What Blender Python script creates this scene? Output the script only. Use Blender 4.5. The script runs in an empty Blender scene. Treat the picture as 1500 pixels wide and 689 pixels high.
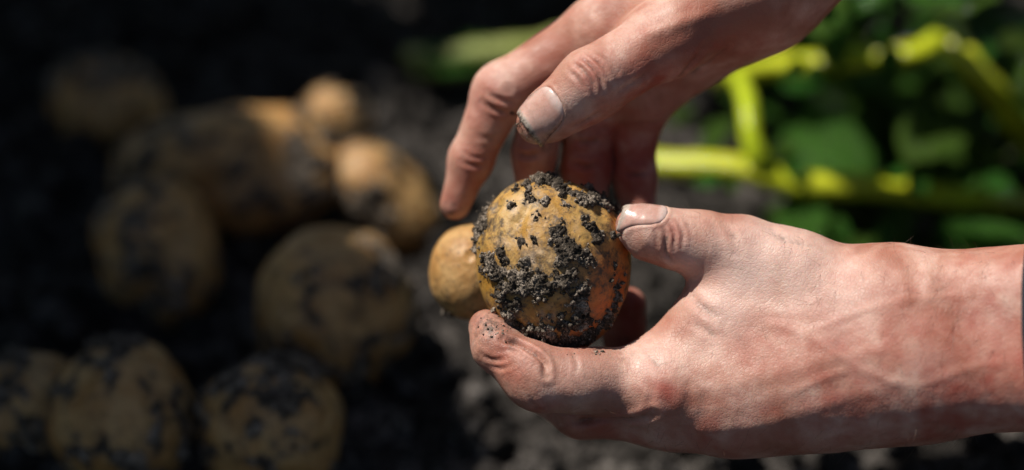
import bpy, bmesh, math, random
import numpy as np
from mathutils import Vector, Matrix

random.seed(7)
rng = np.random.default_rng(7)
S = bpy.context.scene
COL = S.collection

# ------------------------------------------------------------------ camera
PITCH = math.radians(36.0)
LENS, SENSOR = 85.0, 36.0
GC = 1.30                                   # metres from lens to the soil at the picture centre
FWD = np.array([0, math.cos(PITCH), -math.sin(PITCH)])
UP = np.array([0, math.sin(PITCH), math.cos(PITCH)])
RT = np.array([1.0, 0, 0])
CAM = -GC * FWD
K = SENSOR / LENS / 1500.0                  # metres per photo pixel at one metre

cd = bpy.data.cameras.new('camera')
co = bpy.data.objects.new('camera', cd)
COL.objects.link(co)
co.location = CAM
co.rotation_euler = (math.pi / 2 - PITCH, 0, 0)
cd.lens, cd.sensor_width, cd.clip_start, cd.clip_end = LENS, SENSOR, 0.05, 500
cd.dof.use_dof = True
cd.dof.focus_distance = 0.992
cd.dof.aperture_fstop = 2.1
S.camera = co

# ------------------------------------------------------------------ light
SUN = np.array([-0.45, 0.17, 0.84]); SUN /= np.linalg.norm(SUN)
w = bpy.data.worlds.new('World'); S.world = w; w.use_nodes = True
nt = w.node_tree
sky = nt.nodes.new('ShaderNodeTexSky'); sky.sky_type = 'NISHITA'; sky.sun_disc = False
sky.sun_elevation = math.asin(SUN[2]); sky.sun_rotation = math.atan2(SUN[0], SUN[1])
bg = nt.nodes['Background']; bg.inputs[1].default_value = 0.05
nt.links.new(sky.outputs[0], bg.inputs[0])
sl = bpy.data.lights.new('sun', 'SUN'); sl.energy = 5.0; sl.angle = math.radians(1.0); sl.color = (1, 0.95, 0.87)
so = bpy.data.objects.new('sun', sl); COL.objects.link(so)
so.rotation_euler = Vector(SUN).to_track_quat('Z', 'Y').to_euler()
so.location = (-1.5, 0, 3)
S.view_settings.view_transform = 'Standard'; S.view_settings.look = 'None'
S.view_settings.gamma = 1.0; S.view_settings.exposure = 0.14; S.view_settings.use_curve_mapping = False

# ------------------------------------------------------------------ helpers
def px(x, y, d=0.0):
    """photo pixel + centimetres behind the one-metre plane -> world point"""
    t = 1.0 + d / 100.0
    return CAM + t * (FWD + RT * (x - 750) * K - UP * (y - 344.5) * K)

def pg(x, y, z=0.0):
    """photo pixel -> point at height z"""
    r = FWD + RT * (x - 750) * K - UP * (y - 344.5) * K
    t = (z - CAM[2]) / r[2]
    return CAM + t * r

def pr(r, d=0.0):
    return r * K * (1.0 + d / 100.0)

_perm = np.random.default_rng(3).permutation(256)
_perm = np.concatenate([_perm, _perm, _perm])
_grad = np.random.default_rng(4).normal(size=(256, 3)); _grad /= np.linalg.norm(_grad, axis=1)[:, None]
def noise(p, scale=1.0, seed=0):
    q = p * scale + seed * 17.31
    i = np.floor(q).astype(int); f = q - i
    u = f * f * f * (f * (f * 6 - 15) + 10)
    out = np.zeros(len(p))
    for dx in (0, 1):
        wx = u[:, 0] if dx else 1 - u[:, 0]
        for dy in (0, 1):
            wy = u[:, 1] if dy else 1 - u[:, 1]
            for dz in (0, 1):
                wz = u[:, 2] if dz else 1 - u[:, 2]
                h = _perm[_perm[_perm[(i[:, 0] + dx) & 255] + ((i[:, 1] + dy) & 255)] + ((i[:, 2] + dz) & 255)]
                g = _grad[h]
                out += wx * wy * wz * (g[:, 0] * (f[:, 0] - dx) + g[:, 1] * (f[:, 1] - dy) + g[:, 2] * (f[:, 2] - dz))
    return out * 1.5
def fbm(p, scale, octv=4, seed=0, gain=0.5):
    o = np.zeros(len(p)); a = 1.0
    for k in range(octv):
        o += a * noise(p, scale * 2 ** k, seed + k); a *= gain
    return o

def mesh_np(name, v, f, mat=None, parent=None, smooth=True, attrs=None):
    me = bpy.data.meshes.new(name)
    v = np.asarray(v, dtype=np.float32); f = np.asarray(f, dtype=np.int32)
    n = f.shape[1]
    me.vertices.add(len(v)); me.vertices.foreach_set('co', v.ravel())
    me.loops.add(f.size); me.loops.foreach_set('vertex_index', f.ravel())
    me.polygons.add(len(f))
    me.polygons.foreach_set('loop_start', np.arange(0, f.size, n, dtype=np.int32))
    me.update(calc_edges=True); me.validate()
    me.polygons.foreach_set('use_smooth', np.full(len(me.polygons), smooth))
    for k, a in (attrs or {}).items():
        at = me.attributes.new(k, 'FLOAT', 'POINT'); at.data.foreach_set('value', np.asarray(a, dtype=np.float32))
    if mat: me.materials.append(mat)
    o = bpy.data.objects.new(name, me); COL.objects.link(o)
    if parent: o.parent = parent
    return o

def tag(o, label=None, cat=None, group=None, kind=None):
    if label: o['label'] = label
    if cat: o['category'] = cat
    if group: o['group'] = group
    if kind: o['kind'] = kind
    return o

def empty(name, loc=(0, 0, 0)):
    o = bpy.data.objects.new(name, None); COL.objects.link(o); o.location = loc
    o.empty_display_size = 0.02
    return o

def keep(o, parent):
    """parent without moving (parents are unrotated empties)"""
    o.parent = parent
    o.matrix_parent_inverse = Matrix.Translation(-Vector(parent.location))

_ico = {}
def ico(sub):
    if sub not in _ico:
        bm = bmesh.new(); bmesh.ops.create_icosphere(bm, subdivisions=sub, radius=1.0)
        v = np.array([q.co[:] for q in bm.verts]); f = np.array([[q.index for q in t.verts] for t in bm.faces]); bm.free()
        v /= np.linalg.norm(v, axis=1)[:, None]
        _ico[sub] = (v, f)
    return _ico[sub]

def vnormals(v, f):
    n = np.zeros_like(v)
    fn = np.cross(v[f[:, 1]] - v[f[:, 0]], v[f[:, 2]] - v[f[:, 0]])
    for k in range(f.shape[1]): np.add.at(n, f[:, k], fn)
    return n / (np.linalg.norm(n, axis=1)[:, None] + 1e-12)

def catmull(P, n=8):
    P = [np.asarray(p, float) for p in P]
    Q = [2 * P[0] - P[1]] + P + [2 * P[-1] - P[-2]]
    out = []
    for i in range(1, len(Q) - 2):
        for k in range(n):
            t = k / n
            a, b, c, d = Q[i - 1], Q[i], Q[i + 1], Q[i + 2]
            out.append(0.5 * (2 * b + (c - a) * t + (2 * a - 5 * b + 4 * c - d) * t * t + (3 * b - a - 3 * c + d) * t ** 3))
    out.append(P[-1])
    return np.array(out)

def tube(P, R, seg=10, ridge=0.0):
    P = np.asarray(P); R = np.broadcast_to(np.asarray(R, float), (len(P),))
    T = np.gradient(P, axis=0); T /= np.linalg.norm(T, axis=1)[:, None] + 1e-12
    ref = np.array([0.13, 0.27, 0.95])
    A = np.cross(T, ref); A /= np.linalg.norm(A, axis=1)[:, None] + 1e-12
    B = np.cross(T, A)
    an = np.linspace(0, 2 * np.pi, seg, endpoint=False)
    rr = 1 + ridge * np.cos(an * 3)
    V = P[:, None] + R[:, None, None] * rr[None, :, None] * (np.cos(an)[None, :, None] * A[:, None] + np.sin(an)[None, :, None] * B[:, None])
    n = len(P); V = V.reshape(-1, 3)
    i, j = np.meshgrid(np.arange(n - 1), np.arange(seg), indexing='ij'); i = i.ravel(); j = j.ravel(); jn = (j + 1) % seg
    F = np.stack([i * seg + j, i * seg + jn, (i + 1) * seg + jn, (i + 1) * seg + j], 1)
    V = np.vstack([V, P[:1], P[-1:]])
    c0, c1 = n * seg, n * seg + 1
    jj = np.arange(seg); jn = (jj + 1) % seg
    F = np.vstack([F, np.stack([jn, jj, np.full(seg, c0), np.full(seg, c0)], 1), np.stack([(n - 1) * seg + jj, (n - 1) * seg + jn, np.full(seg, c1), np.full(seg, c1)], 1)])
    return V, F

def tube_obj(name, P, R, mat, parent=None, seg=10, ridge=0.0):
    V, F = tube(P, R, seg, ridge)
    me = bpy.data.meshes.new(name)
    me.from_pydata(V.tolist(), [], [list(dict.fromkeys(q)) for q in F.tolist()]); me.update()
    me.polygons.foreach_set('use_smooth', [True] * len(me.polygons))
    me.materials.append(mat)
    o = bpy.data.objects.new(name, me); COL.objects.link(o)
    if parent: keep(o, parent)
    return o

# ------------------------------------------------------------------ materials
class NT:
    def __init__(s, name):
        s.m = bpy.data.materials.new(name); s.m.use_nodes = True; s.t = s.m.node_tree
        s.b = s.t.nodes['Principled BSDF']; s.co = s.t.nodes.new('ShaderNodeTexCoord')
    def n(s, ty, **kw):
        q = s.t.nodes.new(ty)
        for k, v in kw.items():
            if k in q.inputs: q.inputs[k].default_value = v
            else: setattr(q, k, v)
        return q
    def l(s, a, b): s.t.links.new(a, b)
    def noise(s, scale, detail=4, rough=0.55, vec=None, dist=0):
        q = s.n('ShaderNodeTexNoise'); q.inputs['Scale'].default_value = scale; q.inputs['Detail'].default_value = detail
        q.inputs['Roughness'].default_value = rough; q.inputs['Distortion'].default_value = dist
        s.l(vec if vec else s.co.outputs['Object'], q.inputs['Vector']); return q.outputs['Fac']
    def ramp(s, fac, stops):
        q = s.n('ShaderNodeValToRGB'); e = q.color_ramp.elements
        while len(e) < len(stops): e.new(0.5)
        for k, (p, c) in enumerate(stops):
            e[k].position = p; e[k].color = (*c, 1) if len(c) == 3 else c
        s.l(fac, q.inputs[0]); return q.outputs[0]
    def mix(s, fac, a, b, mode='MIX'):
        q = s.n('ShaderNodeMix', data_type='RGBA', blend_type=mode)
        for i, v in ((0, fac), (6, a), (7, b)):
            if hasattr(v, 'is_output'): s.l(v, q.inputs[i])
            else: q.inputs[i].default_value = v if i == 0 else (*v, 1)
        return q.outputs[2]
    def math(s, op, a, b=0.0):
        q = s.n('ShaderNodeMath', operation=op)
        for i, v in ((0, a), (1, b)):
            if hasattr(v, 'is_output'): s.l(v, q.inputs[i])
            else: q.inputs[i].default_value = v
        return q.outputs[0]
    def attr(s, name):
        q = s.n('ShaderNodeAttribute'); q.attribute_name = name; return q.outputs['Fac']
    def bump(s, h, strength=0.3, dist=0.001, prev=None):
        q = s.n('ShaderNodeBump'); q.inputs['Strength'].default_value = strength; q.inputs['Distance'].default_value = dist
        s.l(h, q.inputs['Height'])
        if prev: s.l(prev, q.inputs['Normal'])
        return q.outputs[0]
    def set(s, **kw):
        for k, v in kw.items():
            i = s.b.inputs[k.replace('_', ' ')]
            if hasattr(v, 'is_output'): s.l(v, i)
            elif isinstance(v, tuple) and len(v) == 3 and i.type == 'RGBA': i.default_value = (*v, 1)
            else: i.default_value = v
        return s

def mat_skin():
    t = NT('skin')
    big = t.noise(38, 3, 0.55, dist=0.4); mid = t.noise(150, 4, 0.6); fine = t.noise(900, 3, 0.6)
    c = t.ramp(big, [(0.36, (0.36, 0.15, 0.10)), (0.5, (0.51, 0.275, 0.205)), (0.64, (0.64, 0.41, 0.33))])
    c = t.mix(t.ramp(mid, [(0.45, (0, 0, 0)), (0.72, (0.45, 0.45, 0.45))]), c, (0.38, 0.12, 0.08))
    c = t.mix(t.ramp(fine, [(0.55, (0, 0, 0)), (0.75, (0.3, 0.3, 0.3))]), c, (0.27, 0.11, 0.07))
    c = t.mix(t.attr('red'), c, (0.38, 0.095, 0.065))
    c = t.mix(t.attr('pale'), c, (0.74, 0.53, 0.46))
    dirtn = t.math('MULTIPLY', t.attr('dirt'), t.ramp(t.noise(420, 5, 0.65), [(0.38, (0, 0, 0)), (0.62, (1, 1, 1))]))
    c = t.mix(dirtn, c, (0.055, 0.04, 0.032))
    vor = t.n('ShaderNodeTexVoronoi'); vor.feature = 'DISTANCE_TO_EDGE'; vor.inputs['Scale'].default_value = 620
    wv = t.n('ShaderNodeVectorMath', operation='ADD')
    nz = t.n('ShaderNodeTexNoise'); nz.inputs['Scale'].default_value = 300; t.l(t.co.outputs['Object'], nz.inputs['Vector'])
    sc = t.n('ShaderNodeVectorMath', operation='SCALE'); sc.inputs['Scale'].default_value = 0.002; t.l(nz.outputs['Color'], sc.inputs[0])
    t.l(t.co.outputs['Object'], wv.inputs[0]); t.l(sc.outputs[0], wv.inputs[1]); t.l(wv.outputs[0], vor.inputs['Vector'])
    cells = t.ramp(vor.outputs['Distance'], [(0.0, (0, 0, 0)), (0.14, (1, 1, 1))])
    b1 = t.bump(cells, 0.34, 0.00024)
    b2 = t.bump(t.noise(170, 5, 0.6, dist=0.6), 0.34, 0.0010, b1)
    t.set(Base_Color=c, Roughness=t.ramp(mid, [(0.3, (0.43,) * 3), (0.7, (0.60,) * 3)]), Normal=b2, Subsurface_Weight=0.35, Subsurface_Scale=0.005, Specular_IOR_Level=0.42)
    t.b.inputs['Subsurface Radius'].default_value = (1.0, 0.32, 0.18)
    return t.m

def mat_nail():
    t = NT('nail')
    c = t.mix(t.attr('tip'), t.ramp(t.noise(160, 4), [(0.35, (0.52, 0.29, 0.235)), (0.65, (0.60, 0.38, 0.32))]), (0.62, 0.51, 0.43))
    c = t.mix(t.attr('lunula'), c, (0.70, 0.54, 0.49))
    c = t.mix(t.math('MULTIPLY', t.attr('dirt'), t.ramp(t.noise(700, 4), [(0.3, (0.3,) * 3), (0.6, (1,) * 3)])), c, (0.05, 0.035, 0.028))
    c = t.mix(t.ramp(t.noise(380, 6, 0.7), [(0.5, (0, 0, 0)), (0.7, (0.22,) * 3)]), c, (0.20, 0.14, 0.10))
    t.set(Base_Color=c, Roughness=t.ramp(t.noise(300, 4), [(0.35, (0.18,) * 3), (0.65, (0.34,) * 3)]), Subsurface_Weight=0.1, Subsurface_Scale=0.002, Normal=t.bump(t.noise(500, 3), 0.25, 0.0004))
    return t.m

def mat_soil(name, scale=1.0, lift=1.0, brown=1.0):
    t = NT(name)
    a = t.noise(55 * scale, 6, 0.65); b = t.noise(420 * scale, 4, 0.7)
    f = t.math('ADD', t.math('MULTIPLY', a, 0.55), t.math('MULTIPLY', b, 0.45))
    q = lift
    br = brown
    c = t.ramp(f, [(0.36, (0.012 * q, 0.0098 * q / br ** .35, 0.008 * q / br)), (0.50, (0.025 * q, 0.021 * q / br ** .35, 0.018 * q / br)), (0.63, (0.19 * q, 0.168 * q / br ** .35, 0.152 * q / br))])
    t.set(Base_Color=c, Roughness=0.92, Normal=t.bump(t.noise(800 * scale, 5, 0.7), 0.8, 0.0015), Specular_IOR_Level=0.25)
    return t.m

def mat_potato(name, base, pale, warm_shade, stain=1.0):
    t = NT(name)
    a = t.noise(45, 4, 0.55, dist=0.5); b = t.noise(160, 5, 0.65)
    c = t.ramp(a, [(0.34, base), (0.56, pale), (0.72, tuple(0.5 * (x + y) for x, y in zip(base, pale)))])
    c = t.mix(t.attr('warm_shade'), c, warm_shade)
    c = t.mix(t.ramp(b, [(0.5, (0, 0, 0)), (0.72, (0.5,) * 3)]), c, tuple(x * 0.45 for x in base))
    fl = t.noise(520, 4, 0.7)
    c = t.mix(t.ramp(fl, [(0.56, (0, 0, 0)), (0.67, (0.8,) * 3)]), c, (0.09, 0.055, 0.03))
    c = t.mix(t.attr('pale'), c, (0.66, 0.50, 0.36))
    st = t.math('MULTIPLY', t.attr('stain'), t.ramp(t.noise(330, 6, 0.7), [(0.36, (0.15,) * 3), (0.6, (1,) * 3)]))
    c = t.mix(t.math('MULTIPLY', st, stain), c, (0.085, 0.057, 0.036))
    t.set(Base_Color=c, Roughness=t.ramp(b, [(0.3, (0.42,) * 3), (0.7, (0.65,) * 3)]), Subsurface_Weight=0.08, Subsurface_Scale=0.003,
          Normal=t.bump(b, 0.6, 0.0013, t.bump(fl, 0.5, 0.0005)))
    return t.m

def mat_plant(name, lo, hi, rough=0.35, trans=0.0, sc=60):
    t = NT(name)
    a = t.noise(sc, 4, 0.6)
    inf = t.n('ShaderNodeObjectInfo')
    c = t.ramp(a, [(0.3, lo), (0.7, hi)])
    hs = t.n('ShaderNodeHueSaturation'); t.l(c, hs.inputs['Color'])
    t.l(t.math('ADD', t.math('MULTIPLY', inf.outputs['Random'], 0.06), 0.47), hs.inputs['Hue'])
    t.l(t.math('ADD', t.math('MULTIPLY', inf.outputs['Random'], 0.5), 0.75), hs.inputs['Value'])
    t.set(Base_Color=hs.outputs[0], Roughness=rough, Normal=t.bump(t.noise(200, 4), 0.8, 0.002), Transmission_Weight=0.0)
    if trans:
        tr = t.n('ShaderNodeBsdfTranslucent'); t.l(hs.outputs[0], tr.inputs[0])
        ms = t.n('ShaderNodeMixShader'); ms.inputs[0].default_value = trans
        t.l(t.b.outputs[0], ms.inputs[1]); t.l(tr.outputs[0], ms.inputs[2])
        t.l(ms.outputs[0], t.t.nodes['Material Output'].inputs[0])
    return t.m

def mat_cloth():
    t = NT('navy_cloth')
    wv = t.n('ShaderNodeTexWave'); wv.inputs['Scale'].default_value = 420; t.l(t.co.outputs['Object'], wv.inputs['Vector'])
    t.set(Base_Color=t.ramp(t.noise(30), [(0.3, (0.012, 0.016, 0.026)), (0.7, (0.022, 0.028, 0.042))]), Roughness=0.9, Normal=t.bump(wv.outputs['Fac'], 0.3, 0.0004))
    return t.m

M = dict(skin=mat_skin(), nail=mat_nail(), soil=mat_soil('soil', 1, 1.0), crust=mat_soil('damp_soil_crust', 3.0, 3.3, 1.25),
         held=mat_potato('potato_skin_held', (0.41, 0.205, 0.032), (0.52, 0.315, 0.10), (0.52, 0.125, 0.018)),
         pile=mat_potato('potato_skin_pile', (0.40, 0.19, 0.048), (0.56, 0.335, 0.13), (0.38, 0.15, 0.05)),
         stem=mat_plant('plant_stem', (0.36, 0.48, 0.012), (0.56, 0.66, 0.03), 0.22, 0.0, 40),
         leaf=mat_plant('plant_leaf', (0.04, 0.11, 0.018), (0.11, 0.22, 0.035), 0.11, 0.35),
         cloth=mat_cloth(), straw=mat_plant('dry_stalk', (0.22, 0.25, 0.05), (0.34, 0.36, 0.10), 0.55, 0.0, 90))
t = NT('hair'); t.set(Base_Color=(0.10, 0.06, 0.035), Roughness=0.4); M['hair'] = t.m

# ------------------------------------------------------------------ ground
def soil_height(p):
    q = np.column_stack([p[:, 0], p[:, 1], np.zeros(len(p))])
    near = np.exp(-(p[:, 0] ** 2 + p[:, 1] ** 2) / 1.5 ** 2)
    h = 0.012 * fbm(q, 7, 3, 1) + 0.010 * np.abs(noise(q, 22, 5)) + 0.006 * np.abs(noise(q, 55, 6)) + 0.0025 * noise(q, 140, 7)
    return h * (0.15 + 0.85 * near) - 0.006
def make_ground():
    n = 560
    s = np.linspace(-1, 1, n)
    g = 0.62 * s + 400 * np.sign(s) * np.maximum(np.abs(s) - 0.86, 0) ** 2 * 3
    X, Y = np.meshgrid(g, g, indexing='ij')
    p = np.column_stack([X.ravel(), Y.ravel()])
    v = np.column_stack([p, soil_height(p)])
    i, j = np.meshgrid(np.arange(n - 1), np.arange(n - 1), indexing='ij'); i = i.ravel(); j = j.ravel()
    f = np.stack([i * n + j, (i + 1) * n + j, (i + 1) * n + j + 1, i * n + j + 1], 1)
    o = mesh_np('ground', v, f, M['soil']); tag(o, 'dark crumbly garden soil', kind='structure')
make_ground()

def make_clods():
    base, fb = ico(3)
    V, F = [], []; off = 0
    n = 6500
    xs = rng.uniform(-0.55, 0.6, n); ys = rng.uniform(-0.45, 0.55, n)
    sz = 0.0025 + 0.0095 * rng.random(n) ** 3.0
    hs = soil_height(np.column_stack([xs, ys]))
    var = []
    for k in range(14):
        q = base * rng.uniform(0.7, 1.25, 3)
        var.append(q * (1 + 0.42 * fbm(base, 1.6, 3, k)[:, None]))
    for k in range(n):
        a = rng.uniform(0, 6.28); c, s = math.cos(a), math.sin(a)
        q = var[k % 14] @ np.array([[c, -s, 0], [s, c, 0], [0, 0, 1]]).T * sz[k]
        V.append(q + [xs[k], ys[k], hs[k] + sz[k] * 0.45]); F.append(fb + off); off += len(base)
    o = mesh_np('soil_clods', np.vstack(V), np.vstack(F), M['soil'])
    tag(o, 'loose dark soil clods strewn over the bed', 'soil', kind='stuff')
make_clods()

# ------------------------------------------------------------------ potatoes
def potato(name, label, c, axes, sub, seed, mat, blobs=None, crust_amt=0.06, crust_h=0.0016, warm_shade=None, pale=None, lumps=0.06, group=None, sd=0.12, dents=None):
    """c centre; axes = three semi-axis vectors; blobs = [(point, radius, weight)] of clinging soil"""
    v, f = ico(sub)
    A = np.array(axes)
    R = float(np.mean(np.linalg.norm(A, axis=1)))
    p = v @ A
    n0 = v @ np.linalg.inv(A).T; n0 /= np.linalg.norm(n0, axis=1)[:, None]
    dsp = lumps * R * (noise(v, 1.1, seed) + 0.45 * noise(v, 2.3, seed + 3)) + 0.006 * R * fbm(v, 6, 2, seed + 5)
    r2 = np.random.default_rng(seed)
    for k in range(7):                                            # eyes
        e = r2.normal(size=3); e /= np.linalg.norm(e)
        dd = np.linalg.norm(v - e, axis=1)
        dsp += R * (-0.035 * np.exp(-(dd / 0.09) ** 2) + 0.018 * np.exp(-((dd - 0.15) / 0.06) ** 2))
    for (q, rad, dep) in (dents or []):
        dsp -= dep * np.exp(-(np.linalg.norm(p + c - q, axis=1) / rad) ** 2)
    p = p + n0 * dsp[:, None]
    nrm = vnormals(p, f)
    root = empty(name, c)
    m = 0.55 * fbm(p, 0.9 / R, 3, seed + 9) + 0.5 * fbm(p, 3.2 / R, 3, seed + 11, 0.6)
    mask = m - (0.74 - crust_amt * 5)
    stain = np.clip((m - (0.46 - crust_amt * 5)) * 2.6, 0, 1)
    if blobs:
        fine = fbm(p, 200, 4, seed + 13, 0.7)
        bm_ = np.full(len(p), -1.0)
        for (q, rad, wt) in blobs:
            d = np.linalg.norm(p + c - q, axis=1) / rad
            bm_ = np.maximum(bm_, wt * (1 - d))
        back = (v @ A @ FWD) > 0.2 * R
        mk = bm_ + 0.80 * fine - 0.05
        mask = np.where(back, np.maximum(mask, mk), mk)
        stain = np.clip(np.maximum((bm_ + 0.75 * fine + 0.52) * 1.3, 2.0 * (fbm(p, 85, 5, seed + 17, 0.75) + 0.02)), 0, 1)
    at = dict(stain=stain, warm_shade=np.zeros(len(p)), pale=np.zeros(len(p)))
    for key, lst in (('warm_shade', warm_shade), ('pale', pale)):
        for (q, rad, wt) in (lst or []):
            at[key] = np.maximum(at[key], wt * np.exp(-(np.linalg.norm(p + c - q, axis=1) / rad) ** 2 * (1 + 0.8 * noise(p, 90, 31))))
    at['warm_shade'] = np.clip(at['warm_shade'], 0, 1); at['pale'] = np.clip(at['pale'] * (0.45 + 0.9 * noise(p, 260, 37)), 0, 1)
    o = mesh_np('skin', p, f, mat, root, attrs=at)
    # clinging soil: its own crumbly shell, edges dipping under the skin
    sel = (mask[f] > 0).any(1)
    if sel.any():
        g = f[sel]; used = np.unique(g); re = -np.ones(len(p), int); re[used] = np.arange(len(used))
        q = p[used]; mm = np.clip(mask[used], -0.2, 1)
        cr = 0.8 * np.abs(noise(q, 520, 41)) + 0.8 * np.abs(noise(q, 1150, 42)) + 0.8 * noise(q, 190, 43)
        h = crust_h * (np.clip(mm * 2.2, -0.5, 1.0) * (0.85 + 1.0 * cr)) - 0.00025
        V = q + nrm[used] * h[:, None]; F = re[g]
        VV, FF = [V], [F]; off = len(V)
        b, fb = ico(2)
        strong = used[mm > 0.02]
        if len(strong):
            for k in r2.choice(strong, min(len(strong), 700 if blobs else 70)):
                s = (0.00022 + 0.00085 * r2.random() ** 3) * (1 if blobs else 1.8)
                bb = b * r2.uniform(0.7, 1.3, 3) * (1 + 0.5 * noise(b, 1.7, int(r2.integers(99))))[:, None]
                hk = crust_h * max(0, min(1, mask[k] * 2.2)) * 1.1
                VV.append(bb * s + p[k] + nrm[k] * (hk + s * 0.3) + r2.normal(size=3) * 0.0006); FF.append(fb + off); off += len(b)
        mesh_np('soil_crust', np.vstack(VV), np.vstack(FF), M['crust'], root, attrs=None)['kind'] = 'stuff'
    tag(root, label, 'potato', group)
    return root

def img_axes(a, b, c, ang, depth, tilt=0.0):
    """semi-axes in photo pixels at that depth; ang turns in the picture (anticlockwise)"""
    s = K * depth; ca, sa = math.cos(math.radians(ang)), math.sin(math.radians(ang))
    X = RT * ca + UP * sa; Y = -RT * sa + UP * ca; Z = -FWD
    return [X * a * s, Y * b * s, Z * c * s]

def ray_ell(x, y, c, axes):
    A = np.array(axes); I = np.linalg.inv(A)
    d = FWD + RT * (x - 750) * K - UP * (y - 344.5) * K
    o_ = (CAM - c) @ I; dd = d @ I
    a = dd @ dd; b = o_ @ dd; cc = o_ @ o_ - 1
    disc = b * b - a * cc
    t = (-b - math.sqrt(disc)) / a if disc > 0 else -b / a
    return CAM + t * d

HC = px(810, 388, 1.6); HA = img_axes(112, 129, 110, 10, 1.016)
def hb(x, y, r, wt=1.0): return (ray_ell(x, y, HC, HA), pr(r), wt)
held_blobs = [hb(795, 264, 22), hb(820, 270, 16), hb(775, 270, 10, .8), hb(856, 290, 16), hb(876, 293, 20), hb(895, 303, 16), hb(862, 272, 10, .8),
              hb(706, 335, 24), hb(712, 318, 16), hb(700, 356, 16), hb(722, 300, 10, .7), hb(816, 336, 13), hb(814, 348, 12), hb(825, 362, 16), hb(838, 375, 20), hb(856, 378, 18), hb(868, 384, 12), hb(824, 382, 16),
              hb(877, 347, 13), hb(718, 388, 17), hb(735, 396, 18), hb(752, 404, 20), hb(746, 424, 20), hb(768, 402, 16), hb(736, 436, 16), hb(768, 420, 20), hb(790, 412, 18), hb(806, 418, 18), hb(822, 412, 20), hb(840, 402, 15), hb(786, 432, 14), hb(757, 448, 12),
              hb(848, 440, 17), hb(854, 424, 13), hb(852, 458, 15), hb(800, 490, 24), hb(826, 480, 22), hb(850, 472, 22), hb(772, 490, 22), hb(778, 508, 20), hb(862, 490, 20), hb(745, 462, 14), hb(752, 478, 16), hb(836, 500, 20), hb(885, 470, 16, .9), hb(900, 455, 14, .8), hb(906, 420, 9, .6),
              hb(790, 315, 8, .7), hb(800, 296, 9, .7), hb(785, 348, 7, .7), hb(757, 330, 5, .6), hb(775, 288, 9, .7), hb(768, 385, 8, .6), hb(806, 470, 8, .6), hb(832, 300, 8, .6)]
_r = np.random.default_rng(12)
for _k in range(95):
    _a, _q = _r.uniform(0, 6.28), math.sqrt(_r.random()) * 0.97
    held_blobs.append(hb(810 + 112 * _q * math.cos(_a), 388 + 129 * _q * math.sin(_a), _r.uniform(2.0, 6.5), _r.uniform(.35, .8)))
held_warm_shade = [hb(908, 420, 46, 1.1), hb(885, 455, 50, 1.1), hb(862, 490, 46, 1.1), hb(890, 395, 34, .8), hb(912, 365, 34, .9), hb(845, 508, 34, 1.0), hb(880, 425, 36, .9)]  # orange on the right side: warm bounce and shade put into the colour
held_pale = [hb(785, 378, 16, 1), hb(800, 462, 14, .9), hb(735, 355, 16, .6), hb(760, 300, 18, .5), hb(812, 330, 10, .5), hb(850, 330, 14, .4)]
held_dents = [(ray_ell(760, 345, HC, HA), pr(9), 0.0012), (ray_ell(752, 325, HC, HA), pr(9), 0.0014), (ray_ell(764, 318, HC, HA), pr(8), 0.0012), (ray_ell(758, 335, HC, HA), pr(13), 0.0012), (ray_ell(770, 305, HC, HA), pr(12), 0.0012), (ray_ell(785, 285, HC, HA), pr(12), 0.0010)]
potato('potato', 'golden potato caked with dark soil, held up in sharp focus between the hands', HC, HA, 8, 21, M['held'], held_blobs, 0.05, 0.0015, held_warm_shade, held_pale, 0.045, 'potatoes', dents=held_dents)

P2C = px(692, 398, 5.0)
potato('potato', 'smaller clean tan potato tucked behind the held potato', P2C, img_axes(64, 72, 66, 0, 1.05), 6, 33, M['pile'], None, 0.085, 0.0008, group='potatoes', lumps=0.03)

def pile(label, x, y, a, b, ang, seed, z0=0.0, amt=0.07, sink=0.72):
    r = FWD + RT * (x - 750) * K - UP * (y - 344.5) * K
    rad = min(a, b)
    t = (CAM[2] - z0) / (rad * K * sink - r[2])
    c = CAM + t * r
    potato('potato', label, c, img_axes(a, b, min(a, b) * 0.98, ang, t), 6, seed, M['pile'], None, amt + 0.03, 0.0022, group='potatoes', lumps=0.12)
    return c, t

pile('long dirty potato, largest in the pile, lying across the back of it', 338, 250, 176, 96, 2, 51, 0.0, 0.09)
pile('small pale potato at the far end of the long potato', 490, 174, 55, 44, -12, 52, 0.0, 0.075)
pile('narrow tan potato slanting down right of the long potato', 562, 287, 96, 60, -48, 53, 0.0, 0.085)
pile('big round mottled potato in the middle, left of the holding fingers', 490, 460, 117, 126, 0, 54, 0.0, 0.08)
pile('speckled potato at the bottom edge below the big round one', 397, 630, 107, 104, 0, 55, 0.0, 0.085)
pile('soil-covered potato at the bottom left, second from the left edge', 180, 612, 108, 116, 0, 56, 0.0, 0.10)
pile('dim potato alone at the far upper left', 155, 150, 88, 72, -8, 57, 0.0, 0.10)
pile('dim potato cut by the left edge beside the bottom left potato', 38, 600, 84, 82, 30, 58, 0.0, 0.11)
pile('dim upright potato under the left end of the long potato', 232, 368, 92, 116, 8, 59, 0.0, 0.105)

# ------------------------------------------------------------------ hands: smooth-blended bone volumes
def cone(p, a, b, r1, r2):
    ba = b - a; pa = p - a
    t = np.clip(pa @ ba / (ba @ ba), 0, 1)
    return np.linalg.norm(pa - t[:, None] * ba, axis=1) - (r1 + (r2 - r1) * t)
def smin(a, b, k):
    h = np.maximum(k - np.abs(a - b), 0) / k
    return np.minimum(a, b) - h * h * k * 0.25

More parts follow.
